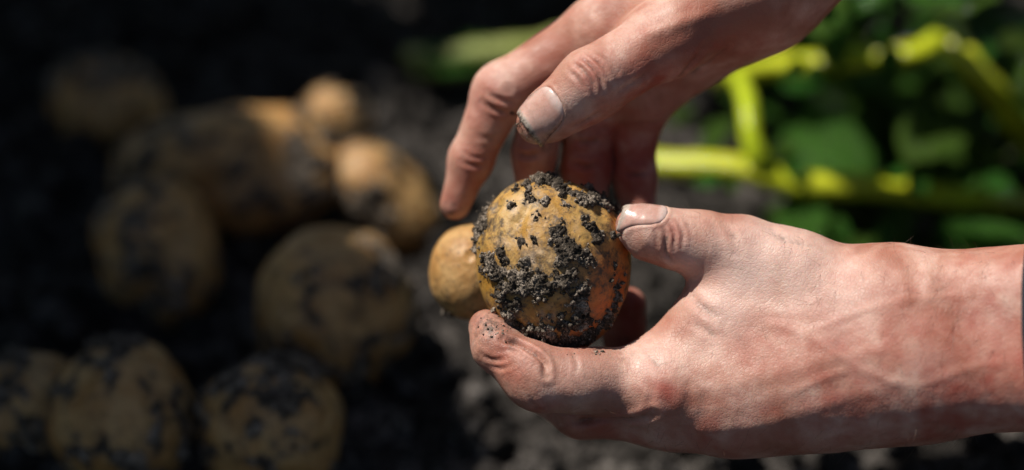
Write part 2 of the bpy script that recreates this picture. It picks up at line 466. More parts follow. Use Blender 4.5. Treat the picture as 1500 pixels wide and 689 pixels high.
def J(x, y, d, r): return (px(x, y, d), pr(r, d))
class Hand:
    def __init__(s, body, fingers, kb=0.016, kf=0.0014, kj=0.010, bumps=()):
        s.body, s.fingers, s.kb, s.kf, s.kj, s.bumps = body, fingers, kb, kf, kj, bumps
    def sdf(s, p):
        B = None
        for (a, b) in s.body:
            d = cone(p, a[0], b[0], a[1], b[1]); B = d if B is None else smin(B, d, s.kb)
        Fi = None
        for ch in s.fingers:
            d = None
            for a, b in zip(ch[:-1], ch[1:]):
                e = cone(p, a[0], b[0], a[1], b[1]); d = e if d is None else smin(d, e, 0.005)
            Fi = d if Fi is None else smin(Fi, d, s.kf)
        o = smin(B, Fi, s.kj)
        for (c, r, k) in s.bumps:
            o = smin(o, np.linalg.norm(p - c, axis=1) - r, k)
        return o
    def grad(s, p, e=0.0004):
        g = np.zeros_like(p)
        for k in np.array([[1, -1, -1], [-1, -1, 1], [-1, 1, -1], [1, 1, 1]]):
            g += k * s.sdf(p + k * e)[:, None]
        return g / (np.linalg.norm(g, axis=1)[:, None] + 1e-12)
    def hit(s, x, y):
        d = FWD + RT * (x - 750) * K - UP * (y - 344.5) * K; d = d / np.linalg.norm(d); t = 0.8
        best = (9, t)
        for _ in range(160):
            v = s.sdf((CAM + t * d)[None])[0]
            if v < best[0]: best = (v, t)
            if v < 0.00005 or t > 1.4: break
            t += v * 0.9
        return CAM + best[1] * d
    def mesh(s, h=0.0008):
        pts = [q for ab in s.body for q in ab] + [q for ch in s.fingers for q in ch]
        lo = np.min([q[0] - q[1] for q in pts], 0) - 0.012; hi = np.max([q[0] + q[1] for q in pts], 0) + 0.012
        fct = 5; H = h * fct
        n = np.ceil((hi - lo) / H).astype(int)
        ctr = [lo[k] + (np.arange(n[k]) + 0.5) * H for k in range(3)]
        G = np.stack(np.meshgrid(*ctr, indexing='ij'), -1).reshape(-1, 3)
        dc = s.sdf(G).reshape(n)
        near = np.abs(dc) < H * 1.3 + 0.001
        vol = np.repeat(np.repeat(np.repeat(np.sign(dc).astype(np.float32), fct, 0), fct, 1), fct, 2)
        nf = np.repeat(np.repeat(np.repeat(near, fct, 0), fct, 1), fct, 2)
        idx = np.argwhere(nf)
        P = lo + (idx + 0.5) * h
        vals = np.concatenate([s.sdf(c) for c in np.array_split(P, max(1, len(P) // 400000))])
        vol[idx[:, 0], idx[:, 1], idx[:, 2]] = vals
        ins = vol < 0
        c8 = sum(ins[a:ins.shape[0] - 1 + a, b:ins.shape[1] - 1 + b, c:ins.shape[2] - 1 + c].astype(np.int8) for a in (0, 1) for b in (0, 1) for c in (0, 1))
        act = np.argwhere((c8 > 0) & (c8 < 8))
        vid = -np.ones(c8.shape, int); vid[act[:, 0], act[:, 1], act[:, 2]] = np.arange(len(act))
        V = lo + (act + 1.0) * h
        for _ in range(4):
            d = s.sdf(V); V = V - s.grad(V) * d[:, None] * 0.9
        F = []
        for ax in range(3):
            o1, o2 = [(1, 2), (2, 0), (0, 1)][ax]
            a = np.take(ins, range(ins.shape[ax] - 1), ax); b = np.take(ins, range(1, ins.shape[ax]), ax)
            e = np.argwhere(a != b)
            e = e[(e[:, o1] > 0) & (e[:, o2] > 0) & (e[:, o1] < ins.shape[o1] - 1) & (e[:, o2] < ins.shape[o2] - 1)]
            flip = ~a[e[:, 0], e[:, 1], e[:, 2]]
            q = []
            for (u, v_) in ((-1, -1), (0, -1), (0, 0), (-1, 0)):
                z = e.copy(); z[:, o1] += u; z[:, o2] += v_
                q.append(vid[z[:, 0], z[:, 1], z[:, 2]])
            q = np.stack(q, 1); q[flip] = q[flip][:, ::-1]; F.append(q)
        F = np.vstack(F); F = F[(F >= 0).all(1)]
        return V, F

def build_hand(name, H, creases, tints, nails, parent, label, lines=(), seed=0, crumbs=()):
    V, F = H.mesh()
    N = H.grad(V)
    dsp = 0.00016 * fbm(V, 95, 3, seed + 61) + 0.0003 * noise(V, 40, seed + 62)
    at = {k: np.zeros(len(V)) for k in ('red', 'pale', 'dirt')}
    for poly, dep, wid in creases:                     # dep > 0 groove, < 0 ridge (tendon, vein)
        Q = [H.hit(x, y) for x, y in poly]
        Q = catmull(Q, 5) if len(Q) > 2 else np.array(Q)
        bb = np.min(np.linalg.norm(V[:, None] - Q[None, ::3], axis=2), axis=1) < wid * 4 + 0.008
        I = np.where(bb)[0]; P = V[I]; dm = np.full(len(I), 9.0)
        for a, b in zip(Q[:-1], Q[1:]):
            ba = b - a; t_ = np.clip((P - a) @ ba / (ba @ ba + 1e-15), 0, 1)
            dm = np.minimum(dm, np.linalg.norm(P - a - t_[:, None] * ba, axis=1))
        e0 = np.minimum(np.linalg.norm(P - Q[0], axis=1), np.linalg.norm(P - Q[-1], axis=1))
        fade = np.clip(e0 / (wid * 3 + 0.001), 0.15, 1)
        if dep >= .0005: at['dirt'][I] = np.maximum(at['dirt'][I], min(.75, dep * 700) * np.exp(-(dm / (wid * 0.8)) ** 2) * fade)
        dsp[I] += -dep * np.exp(-(dm / wid) ** 2) * fade + (0.3 * dep * np.exp(-((dm - 2 * wid) / wid) ** 2) * fade if dep > 0 else 0)
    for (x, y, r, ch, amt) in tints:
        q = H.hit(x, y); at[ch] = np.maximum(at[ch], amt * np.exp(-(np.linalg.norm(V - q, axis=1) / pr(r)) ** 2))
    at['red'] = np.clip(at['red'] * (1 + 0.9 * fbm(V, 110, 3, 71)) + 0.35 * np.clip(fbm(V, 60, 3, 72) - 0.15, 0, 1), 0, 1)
    at['dirt'] = np.clip(at['dirt'] + 0.30 * np.clip(fbm(V, 75, 4, 73) - 0.25, 0, 1), 0, 1)
    nail_objs = []
    for (c, ax, nn, L, W, dirt) in nails:
        ax = ax / np.linalg.norm(ax); nn = nn - ax * (nn @ ax); nn /= np.linalg.norm(nn); sd = np.cross(ax, nn)
        r = V - c; u = r @ ax / (L / 2); v_ = r @ sd / (W / 2)
        e = np.where(u < 0, (np.abs(u) ** 2.6 + np.abs(v_) ** 2.6) ** (1 / 2.6), np.maximum(np.abs(v_), np.abs(u) * 0.5))
        up_ = (N @ nn > 0.05) & (np.linalg.norm(r, axis=1) < 0.03)
        side = np.clip((N @ nn) * 1.4, 0, 1)
        dsp += np.where(up_, -0.0007 * np.clip((1.0 - e) / 0.12, 0, 1) * side + 0.0004 * np.exp(-((e - 1.10) / 0.09) ** 2) * (u < 0.9), 0)
        gu, gv = 22, 17
        pts = []; ti, lu, di = [], [], []
        for i in range(gu):
            uu = -1 + 1.92 * i / (gu - 1)
            wlim = (max(0.0, 1 - abs(uu) ** 2.6)) ** (1 / 2.6) if uu < 0 else 1.0 - 0.10 * uu ** 4
            for j in range(gv):
                vv = (-1 + 2 * j / (gv - 1)) * max(wlim, 0.03)
                q = c + ax * uu * L / 2 + sd * vv * W / 2 * 0.985 + nn * 0.03
                for _ in range(60):
                    d_ = H.sdf(q[None])[0]
                    if d_ < 2e-5: break
                    q = q - nn * d_ * 0.9
                    if (q - c) @ nn < -0.002: break
                pts.append(q)
                arc = 0.55 + 0.30 * (1 - abs(vv)) if uu > 0 else 0
                ti.append(np.clip((uu - 0.62 - 0.12 * vv * vv) * 9, 0, 1)); lu.append(np.clip((-0.62 - uu + 0.0 * arc) * 4 + 0.3 * (1 - vv * vv), 0, 1) * 0.8)
                di.append(dirt * max(np.clip((uu - 0.66) * 7, 0, 1), 0.8 * np.clip((abs(vv) - 0.80) * 7, 0, 1), 0.5 * np.clip((-uu - 0.9) * 8, 0, 1)))
        pts = np.array(pts)
        loc = np.column_stack([(pts - c) @ ax, (pts - c) @ sd, (pts - c) @ nn]).reshape(gu, gv, 3)
        # smooth the nail: arched across, gently curved along
        for i in range(gu):
            co_ = np.polyfit(loc[i, :, 1], loc[i, :, 2], 2) if np.ptp(loc[i, :, 1]) > 0.002 else None
            if co_ is not None: loc[i, :, 2] = 0.5 * loc[i, :, 2] + 0.5 * np.polyval(co_, loc[i, :, 1])
        mid = loc[:, :, 2].copy()
        iu = np.linspace(-1, 0.92, gu)
        tipz = np.interp(0.55, iu, loc[:, gv // 2, 2]); 
        for i in range(gu):
            if iu[i] > 0.55:
                low = (tipz - loc[i, gv // 2, 2]) * 0.55
                loc[i, :, 2] += low
        loc[:, :, 2] += 0.00012 - 0.0005 * np.clip((-iu - 0.82) * 6, 0, 1)[:, None]
        jv = np.abs(np.linspace(-1, 1, gv)); loc[:, :, 2] -= 0.0006 * np.clip((jv - 0.8) / 0.2, 0, 1)[None, :] ** 2
        pw = c + loc[..., :1] * ax + loc[..., 1:2] * sd + loc[..., 2:] * nn
        i, j = np.meshgrid(np.arange(gu - 1), np.arange(gv - 1), indexing='ij'); i = i.ravel(); j = j.ravel()
        f = np.stack([i * gv + j, i * gv + j + 1, (i + 1) * gv + j + 1, (i + 1) * gv + j], 1)
        f = f[:, ::-1]
        nail_objs.append((pw.reshape(-1, 3), f, dict(tip=ti, lunula=lu, dirt=di)))
    V2 = V + N * dsp[:, None]
    o = mesh_np(name, V2, F, M['skin'], None, attrs=at); keep(o, parent); o['label'] = label
    for (p_, f_, a_) in nail_objs:
        n_ = mesh_np('fingernail', p_, f_, M['nail'], o, attrs=a_)
        so_ = n_.modifiers.new('thick', 'SOLIDIFY'); so_.thickness = 0.0006; so_.offset = -1
    return o, V2, N

person = empty('person', (0.30, -0.02, 0.0))
tag(person, 'pair of adult hands in dark sleeves cradling the soil-caked potato', 'person')

# lower hand (back of the hand to the camera, thumb on top)
L_body = [(J(1150, 394, .5, 50), J(1290, 444, .1, 72)),
          (J(985, 522, .6, 44), J(1062, 442, .8, 44)),
          (J(1060, 470, .6, 50), J(1270, 478, 0, 88)),
          (J(968, 566, .5, 52), J(1330, 512, -.9, 78)),
          (J(985, 602, .95, 50), J(1330, 552, -.8, 84)),
          (J(1080, 592, .55, 70), J(1215, 576, .1, 76)),
          (J(1000, 592, 3.9, 52), J(1330, 535, 1.6, 72)),
          (J(1035, 575, 5.4, 46), J(1335, 510, 2.8, 64)),
          (J(1335, 446, -.2, 74), J(1660, 428, -3.2, 84)),
          (J(1335, 553, -.5, 84), J(1660, 538, -3.4, 92)),
          (J(1335, 500, 1.6, 80), J(1660, 485, -1.4, 96))]
L_thumb = [J(931, 330, .2, 28), J(950, 341, .2, 37), J(990, 351, .3, 41), J(1030, 358, .5, 46), J(1085, 370, .6, 52), J(1160, 396, .4, 56)]
L_index = [J(712, 480, .6, 26), J(727, 508, .1, 34), J(781, 549, -.5, 45), J(830, 558, -.3, 43), J(880, 558, 0, 46), J(968, 566, .5, 54)]
L_mid = [J(722, 506, 5.2, 25), J(775, 560, 4.0, 32), J(852, 603, 1.8, 38), J(985, 602, 1.0, 49)]
L_ring = [J(752, 485, 6.6, 25), J(785, 540, 6.2, 31), J(870, 585, 4.7, 38), J(1000, 592, 3.9, 50)]
L_pink = [J(922, 446, 5.6, 25), J(915, 488, 6.0, 29), J(915, 545, 6.1, 33), J(1035, 575, 5.4, 45)]
def bp(H, x, y, r, sinkf=0.55, k=0.006):
    q = H.hit(x, y); n = H.grad(q[None])[0]; return (q - n * pr(r) * sinkf, pr(r), k)
HL = Hand(L_body, [L_thumb, L_index, L_mid, L_ring, L_pink], kb=0.018)
HL.bumps = [bp(HL, 970, 578, 40, .88, .012), bp(HL, 795, 590, 26, .82, .008), bp(HL, 860, 560, 30, .95, .01)]
L_creases = [([(968, 330), (976, 345), (975, 368), (985, 385)], .0010, .0010), ([(980, 326), (988, 345), (986, 365)], .0009, .0009), ([(992, 324), (1000, 342), (998, 362)], .0006, .0009), ([(1004, 324), (1012, 340)], .0005, .0009), ([(960, 340), (964, 360)], .0005, .0008),
             ([(738, 497), (757, 503), (780, 514), (798, 532), (800, 550)], .0024, .0013), ([(704, 520), (722, 528), (742, 526)], .0007, .0010), ([(716, 536), (734, 540), (752, 534)], .0006, .0010), ([(745, 512), (765, 518)], .0006, .0009), ([(835, 512), (845, 535), (842, 550)], .0005, .001),
             ([(782, 592), (790, 602)], .0006, .0010), ([(800, 586), (806, 604)], .0006, .0010), ([(776, 582), (784, 596)], .0005, .0009), ([(812, 588), (818, 606)], .0005, .0009),
             ([(1005, 428), (1030, 450), (1060, 470)], .0007, .0018), ([(1010, 470), (1060, 500)], .0005, .0016), ([(930, 500), (960, 530), (975, 545)], .0005, .0014), ([(900, 508), (915, 540)], .0004, .0012),
             ([(975, 585), (1080, 560), (1200, 530), (1330, 505)], -0.00040, .0035), ([(990, 630), (1100, 625), (1220, 590), (1330, 560)], -0.00040, .0035),
             ([(1110, 470), (1180, 490), (1260, 540), (1340, 570)], -0.00036, .0020), ([(1180, 490), (1250, 460), (1330, 440), (1420, 430)], -0.00036, .0020), ([(1150, 580), (1230, 545), (1260, 540)], -0.00034, .0018), ([(1340, 570), (1420, 540), (1490, 530)], -0.00036, .0022),
             ([(1330, 380), (1342, 420), (1346, 455)], .0004, .0026),
             ([(1060, 330), (1075, 350), (1080, 372)], .0005, .0016), ([(1040, 325), (1052, 345)], .0005, .0013), ([(1120, 330), (1150, 350), (1200, 366)], .0006, .0022), 
             ([(812, 615), (860, 616), (910, 614), (958, 606)], .0020, .0016), ([(940, 550), (955, 575), (950, 600)], .0004, .0015), ([(1000, 545), (1010, 575), (1005, 600)], .0004, .0018)]
L_tints = [(970, 578, 38, 'red', .55), (795, 596, 28, 'red', .6), (985, 350, 26, 'red', .45), (1130, 520, 60, 'red', .4), (1240, 470, 50, 'red', .3), (1300, 590, 70, 'red', .45), (1170, 610, 60, 'red', .4), (1420, 580, 70, 'red', .4), (1420, 480, 40, 'red', .3), (1060, 600, 40, 'red', .3), (925, 460, 50, 'red', .8), (1230, 600, 90, 'red', .55), (1380, 600, 100, 'red', .6), (1470, 560, 90, 'red', .6), (1460, 450, 80, 'red', .42), (1350, 500, 70, 'red', .42), (1040, 640, 70, 'red', .5), (900, 630, 50, 'red', .5), (1230, 520, 60, 'red', .4), (740, 540, 40, 'red', .35),  # red: knuckles and tan; on the forearm it also puts shade into the colour
           (1090, 400, 60, 'pale', .7), (1060, 450, 50, 'pale', .6), (915, 345, 22, 'pale', .4), (1180, 400, 70, 'pale', .5), (1130, 350, 60, 'pale', .5), (1010, 380, 30, 'pale', .5), (950, 520, 40, 'pale', .4), (1230, 430, 60, 'pale', .4), (850, 545, 40, 'pale', .3), (900, 560, 50, 'pale', .25),  # pale around web and thumb: highlights painted into the skin colour
           (720, 478, 34, 'dirt', .85), (745, 500, 20, 'dirt', .7), (785, 520, 26, 'dirt', .35), (875, 514, 12, 'dirt', .9), (915, 500, 9, 'dirt', .8), (905, 325, 12, 'dirt', .5), (820, 520, 30, 'dirt', .25), (700, 500, 30, 'dirt', .4), (760, 545, 50, 'dirt', .28), (795, 600, 16, 'dirt', .35), (980, 350, 22, 'dirt', .25), (925, 365, 26, 'dirt', .3), (985, 400, 30, 'dirt', .2), (860, 540, 40, 'dirt', .18), (905, 520, 30, 'dirt', .3), (1000, 430, 22, 'dirt', .3)]
tdir = px(903, 318, .2) - px(985, 350, .3)
L_nails = [(px(935, 328, .2), tdir, -RT * 0.15 + UP * 0.80 - FWD * 0.62, 0.0178, 0.0160, 0.4)]
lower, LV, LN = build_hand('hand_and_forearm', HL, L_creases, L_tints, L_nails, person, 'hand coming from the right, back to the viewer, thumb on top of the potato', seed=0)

# upper hand (palm to the camera, thumb crossing in front)
R_body = [(J(945, 125, 4.80, 52), J(1100, 0, 3.70, 76)),
          (J(890, 46, 3.70, 56), J(1110, -60, 3.10, 84)),
          (J(975, 58, 0.90, 50), J(1120, -40, 2.10, 72)),
          (J(920, 85, 4.90, 52), J(1100, -30, 3.50, 76)),
          (J(1110, -20, 2.90, 86), J(1500, -330, -1.10, 96)),
          (J(1090, -80, 2.90, 86), J(1470, -390, -1.10, 96))]
R_thumb = [J(786, 181, 0.60, 30), J(806, 168, 0.50, 37), J(838, 146, 0.30, 43), J(868, 124, 0.30, 50), J(910, 97, 0.40, 47), J(975, 58, 0.90, 52)]
R_index = [J(667, 300, 4.90, 22), J(690, 234, 4.60, 31), J(735, 134, 4.20, 41), J(890, 46, 4.10, 52)]
R_mid = [J(779, 282, 5.30, 25), J(782, 225, 5.10, 31), J(800, 150, 4.60, 38), J(900, 70, 4.30, 50)]
R_ring = [J(862, 300, 5.9, 28), J(858, 245, 6.0, 35), J(860, 180, 5.7, 38), J(922, 100, 5.10, 46)]
R_pink = [J(936, 310, 6.2, 26), J(930, 260, 6.3, 31), J(928, 195, 6.0, 34), J(950, 128, 5.30, 42)]
HR = Hand(R_body, [R_thumb, R_index, R_mid, R_ring, R_pink])
HR.bumps = [bp(HR, 862, 112, 34, .80, .010)]
R_creases = [([(838, 240), (858, 244), (880, 240)], .0013, .0013), ([(912, 252), (930, 256), (952, 252)], .0013, .0013), ([(754, 224), (774, 229), (796, 224)], .0012, .0013), ([(836, 205), (860, 209), (884, 205)], .0010, .0013), ([(676, 236), (692, 242), (712, 242)], .0009, .0011), ([(680, 226), (698, 232), (716, 231)], .0006, .0010), ([(706, 150), (724, 160), (744, 166)], .0009, .0012), ([(714, 136), (732, 146), (752, 152)], .0007, .0011), ([(840, 92), (856, 104), (868, 122), (872, 140)], .0008, .0010), ([(850, 84), (868, 98), (880, 116), (884, 134)], .0010, .0010), ([(862, 80), (880, 94), (892, 112)], .0007, .0010), ([(832, 102), (846, 116), (856, 134)], .0005, .0010), ([(876, 76), (894, 90), (904, 106)], .0005, .0011),
             ([(835, 188), (860, 176), (884, 160)], .0006, .0012), ([(840, 200), (866, 190)], .0005, .0010), ([(900, 140), (930, 120), (960, 100)], .0005, .0015),
             ([(930, 180), (970, 176)], .0012, .0014), ([(880, 190), (920, 186)], .0012, .0014), ([(1000, 120), (1040, 90), (1070, 62)], .0009, .0018), ([(960, 150), (1000, 110), (1030, 70)], .0008, .0016),
             ([(700, 200), (728, 205)], .0006, .0012), ([(745, 130), (770, 150)], .0008, .0014), ([(920, 60), (980, 40), (1060, 10)], -.0009, .003)]
R_tints = [(865, 112, 34, 'red', .5), (860, 185, 36, 'red', .5), (720, 150, 40, 'red', .4), (700, 250, 34, 'red', .5), (665, 305, 26, 'red', .6), (950, 130, 70, 'red', .8), (900, 220, 80, 'red', 1), (940, 230, 70, 'red', 1), (860, 240, 50, 'red', 1), (770, 240, 40, 'red', .25), (1040, 80, 60, 'red', .45), (800, 110, 40, 'red', .4),  # red: joints; on palm and rear fingers it paints in shade
           (840, 150, 26, 'pale', .35), (775, 198, 22, 'dirt', .7), (762, 178, 14, 'dirt', .9), (800, 212, 16, 'dirt', .7), (660, 310, 22, 'dirt', .7), (690, 240, 24, 'dirt', .25), (862, 112, 28, 'dirt', .25), (850, 195, 30, 'dirt', .3), (775, 250, 26, 'dirt', .3), (830, 170, 20, 'dirt', .25)]
ud = px(775, 190, .6) - px(868, 124, .3)
R_nails = [(px(800, 172, .5), ud, RT * -0.10 + UP * 0.30 - FWD * 0.95, 0.0190, 0.0185, 0.9)]
upper, UV_, UN_ = build_hand('hand_and_forearm', HR, R_creases, R_tints, R_nails, person, 'hand reaching down from above, palm to the viewer, thumb crossing its fingers', seed=5)

# fine hairs on the back of the lower hand and forearm
def hairs():
    VV, FF, off = [], [], 0
    r = np.random.default_rng(5)
    pxx = 750 + ((LV - CAM) @ RT) / ((LV - CAM) @ FWD) / K; pyy = 344.5 - ((LV - CAM) @ UP) / ((LV - CAM) @ FWD) / K
    face = (LN @ FWD) < 0.35
    wgt = face * (np.where(pxx > 1010, 0.25, 0) + np.where(pxx > 1280, 0.7, 0) + np.where((pyy > 620) & (pxx > 850), 0.8, 0) + np.where((pyy < 330) & (pxx > 1005) & (pxx < 1070), 2.0, 0) + np.where((pxx > 850) & (pxx < 940) & (pyy > 540), 0.15, 0))
    for k in r.choice(len(LV), 480, p=wgt / wgt.sum()):
        n = LN[k]; lay = RT * -0.5 - UP * 0.6 + r.normal(size=3) * 0.45
        d = n * 0.55 + lay - n * (lay @ n); d /= np.linalg.norm(d)
        L = r.uniform(0.003, 0.0085); tt = np.linspace(0, 1, 6)
        P = LV[k] + d * L * tt[:, None] + (lay - n * (lay @ n)) * L * 0.35 * (tt ** 2)[:, None] - n * 0.0002
        v, f = tube(P, 0.00006 * (1 - 0.8 * tt), 3)
        VV.append(v); FF.append(f + off); off += len(v)
    me = bpy.data.meshes.new('arm_hair'); me.from_pydata(np.vstack(VV).tolist(), [], [list(dict.fromkeys(q)) for q in np.vstack(FF).tolist()]); me.materials.append(M['hair'])
    o = bpy.data.objects.new('arm_hair', me); COL.objects.link(o); o.parent = lower; o['kind'] = 'stuff'
hairs()

# dark sleeves
def sleeve(pts, rads, seed, lab):
    P = catmull(pts, 14); R = np.interp(np.linspace(0, 1, len(P)), np.linspace(0, 1, len(rads)), rads)
    seg = 56
    T = np.gradient(P, axis=0); T /= np.linalg.norm(T, axis=1)[:, None]
    A = np.cross(T, [0.1, 0.2, 0.97]); A /= np.linalg.norm(A, axis=1)[:, None]; B = np.cross(T, A)
    an = np.linspace(0, 2 * np.pi, seg, endpoint=False)
    D = np.cos(an)[None, :, None] * A[:, None] + np.sin(an)[None, :, None] * B[:, None]
    V = P[:, None] + R[:, None, None] * D
    nz = fbm(V.reshape(-1, 3) * [1, 1, 1], 26, 3, seed).reshape(V.shape[:2])
    V = V + D * (0.004 * nz + 0.0008 * np.exp(-(np.arange(len(P)) / 2.2) ** 2)[:, None])[..., None]
    n = len(P); i, j = np.meshgrid(np.arange(n - 1), np.arange(seg), indexing='ij'); i = i.ravel(); j = j.ravel(); jn = (j + 1) % seg
    F = np.stack([i * seg + jn, i * seg + j, (i + 1) * seg + j, (i + 1) * seg + jn], 1)
    o = mesh_np('sleeve', V.reshape(-1, 3), F, M['cloth']); keep(o, person); o['label'] = lab
    m = o.modifiers.new('thick', 'SOLIDIFY'); m.thickness = 0.0025; m.offset = 1
sleeve([px(1519, 487, -1.2), px(1640, 484, -2.4), px(1850, 480, -5), px(2150, 440, -8), px(2500, 200, -6)], [.0385, .0445, .053, .058, .066], 3, 'dark navy sleeve cuff at the right edge')
sleeve([px(1330, -215, 0), px(1480, -350, -2), px(1700, -480, -3), px(1950, -560, -2), px(2300, -560, 2)], [.046, .048, .052, .058, .066], 9, 'dark navy sleeve above the frame')

# the rest of the kneeling person, to the right of the view
def B(x, y, z, r): return (np.array([x, y, z]), r)
def blob_part(name, label, cones, mat, k=0.05, h=0.006, wob=0.004):
    Hh = Hand(cones, [[cones[0][0], cones[0][1]]], kb=k, kj=k)
    v, f = Hh.mesh(h); n = Hh.grad(v)
    o = mesh_np(name, v + n * (wob * fbm(v, 14, 3, 77))[:, None], f, mat); keep(o, person); o['label'] = label
    return o
eL, eR = px(2500, 200, -6), px(2300, -560, 2)
blob_part('shirt', 'dark navy work shirt out of view on the right', [
    (B(.79, -.16, .22, .135), B(.68, -.16, .52, .150)), (B(.64, -.35, .575, .072), B(.64, .03, .575, .072)), (B(.70, -.28, .30, .10), B(.66, -.25, .52, .11)), (B(.70, -.04, .30, .10), B(.66, -.07, .52, .11)),
    (B(.64, -.36, .57, .075), (eL, .062)), (B(.64, .04, .57, .075), (eR, .062))], M['cloth'])
blob_part('trousers', 'dark trousers, kneeling', [
    (B(.80, -.24, .19, .11), B(.56, -.29, .10, .078)), (B(.80, -.08, .19, .11), B(.56, -.03, .10, .078)), (B(.56, -.29, .085, .065), B(.96, -.26, .065, .048)), (B(.56, -.03, .085, .065), B(.96, -.06, .065, .048)), (B(.82, -.20, .20, .12), B(.82, -.12, .20, .12))], M['cloth'], 0.04)
head = Hand([(B(.585, -.16, .80, .088), B(.555, -.16, .775, .076)), (B(.545, -.16, .725, .058), B(.50, -.16, .700, .030)), (B(.64, -.16, .60, .060), B(.595, -.16, .74, .056)),
             (B(.492, -.16, .782, .010), B(.476, -.16, .745, .013)), (B(.505, -.185, .80, .016), B(.505, -.135, .80, .016)), (B(.58, -.248, .775, .012), B(.585, -.246, .75, .010)), (B(.58, -.072, .775, .012), B(.585, -.074, .75, .010)), (B(.487, -.175, .716, .008), B(.487, -.145, .716, .008))],
            [[B(.64, -.16, .60, .055), B(.60, -.16, .72, .052)]], kb=0.022, kj=0.02)
hv, hf = head.mesh(0.003)
ho = mesh_np('head', hv, hf, M['skin'], attrs={k: np.zeros(len(hv)) for k in ('red', 'pale', 'dirt')}); keep(ho, person)
hn = vnormals(hv, hf[:, :3]); hairm = (hv[:, 2] > 0.80 - (hv[:, 0] - .53) * 0.9) & (hv[:, 0] > .525) & (hv[:, 2] > .70)
hs_ = hf[hairm[hf].all(1)]; us = np.unique(hs_); rm = -np.ones(len(hv), int); rm[us] = np.arange(len(us))
hh = mesh_np('hair', hv[us] + head.grad(hv[us]) * (0.008 + 0.003 * noise(hv[us], 120, 5))[:, None], rm[hs_], M['hair'], ho)
hm_ = hh.modifiers.new('thick', 'SOLIDIFY'); hm_.thickness = 0.009; hm_.offset = -1
for sy in (-.187, -.133):
    b_, f_ = ico(3); mesh_np('eye', b_ * 0.011 + [.512, sy, .778], f_, M['nail'], ho, attrs=dict(tip=np.ones(len(b_)), lunula=np.zeros(len(b_)), dirt=(b_[:, 0] < -.85).astype(float)))

# loose crumbs sticking to the fingers
def crumbs(H, spots, parent):
    VV, FF, off = [], [], 0; b, fb = ico(3); r = np.random.default_rng(8)
    for (x, y, rad, n, smax) in spots:
        for k in range(n):
            a = r.uniform(0, 6.28); q = math.sqrt(r.random()) * rad
            h = H.hit(x + q * math.cos(a), y + q * math.sin(a)); s = pr(smax) * (0.25 + 0.75 * r.random() ** 2)
            VV.append(b * r.uniform(.6, 1.3, 3) * (1 + .45 * noise(b, 1.7, int(r.integers(99))))[:, None] * s + h); FF.append(fb + off); off += len(b)
    o = mesh_np('soil_crumbs', np.vstack(VV), np.vstack(FF), M['crust']); o.parent = parent; o['kind'] = 'stuff'
crumbs(HL, [(876, 513, 7, 7, 4), (916, 500, 4, 4, 3.2), (722, 476, 22, 26, 2.2), (745, 492, 12, 10, 2.2), (835, 516, 10, 3, 2), (890, 590, 30, 4, 1.2), (1130, 600, 70, 5, 1.2), (985, 370, 12, 2, 1.2)], lower)
crumbs(HR, [(760, 180, 6, 6, 3.0), (780, 205, 10, 6, 2.2), (752, 165, 3, 3, 4)], upper)

# ------------------------------------------------------------------ potato plants
def leaflet_mesh(seed):
    r = np.random.default_rng(seed); nu, nv = 11, 7
    V = []
    cur = r.uniform(-0.5, 0.9); fold = r.uniform(0.15, 0.5)
    for i in range(nu):
        u = i / (nu - 1); wd = 0.33 * (math.sin(math.pi * min(1, u ** 0.75)) ** 0.8 if 0 < u < 1 else 0.02)
        for j in range(nv):
            s = -1 + 2 * j / (nv - 1)
            z = fold * abs(s) * wd - cur * 0.25 * u * u + 0.035 * math.sin(9 * u + 5 * abs(s) + seed) * (abs(s) > .1)
            V.append((u - 0.0, s * wd, z + 0.015 * r.normal() * (0 < u < 1)))
    F = [(i * nv + j, (i + 1) * nv + j, (i + 1) * nv + j + 1, i * nv + j + 1) for i in range(nu - 1) for j in range(nv - 1)]
    me = bpy.data.meshes.new('leaf'); me.from_pydata(V, [], F); me.update()
    me.polygons.foreach_set('use_smooth', [True] * len(me.polygons)); me.materials.append(M['leaf'])
    return me
LEAVES = [leaflet_mesh(k) for k in range(8)]
def leaf(parent, p, yaw, pitch, roll, size):
    o = bpy.data.objects.new('leaf', random.choice(LEAVES)); COL.objects.link(o)
    o.rotation_euler = (roll, pitch, yaw); o.scale = (size,) * 3
    o.location = Vector(p) - Vector(parent.location); o.parent = parent
    return o
def stem(parent, pts, r0, r1, mat='stem'):
    P = catmull(pts, 14); R = np.linspace(r0, r1, len(P)) * (1 + 0.10 * noise(P, 30, 3)); sn = np.arange(len(P)) % 19 - 9
    R = R * (1 + 0.09 * np.exp(-(sn / 1.6) ** 2)); return tube_obj('stem', P + 0.002 * np.stack([noise(P, 25, k) for k in (5, 6, 7)], 1), R, M[mat], parent, 12, 0.10)

pl = empty('potato_plant', pg(1500, 300, 0.0))
stem(pl, [pg(950, 238, .045), pg(1060, 246, .05), pg(1170, 272, .045), pg(1300, 280, .04), pg(1420, 292, .03), pg(1540, 300, .01)], .0074, .0064)
stem(pl, [pg(1120, 256, .05), pg(1106, 215, .065), pg(1098, 165, .075), pg(1084, 112, .07)], .0058, .005)
tag(pl, 'bright yellow-green potato stem lying behind the wrist, with a short upright shoot', 'plant', 'potato plants')
pl2 = empty('potato_plant', pg(1350, 140, 0.0))
stem(pl2, [pg(1060, 122, .03), pg(1120, 98, .06), pg(1200, 92, .075), pg(1290, 84, .085), pg(1345, 74, .09), pg(1400, 40, .09)], .0068, .0056)
tag(pl2, 'leafy potato plant with a yellow-green stem at the top right', 'plant', 'potato plants')
pl3 = empty('potato_plant', pg(1540, 230, 0.0))
stem(pl3, [pg(1395, 60, .10), pg(1430, 108, .09), pg(1485, 172, .06), pg(1540, 240, .01)], .0066, .0075)
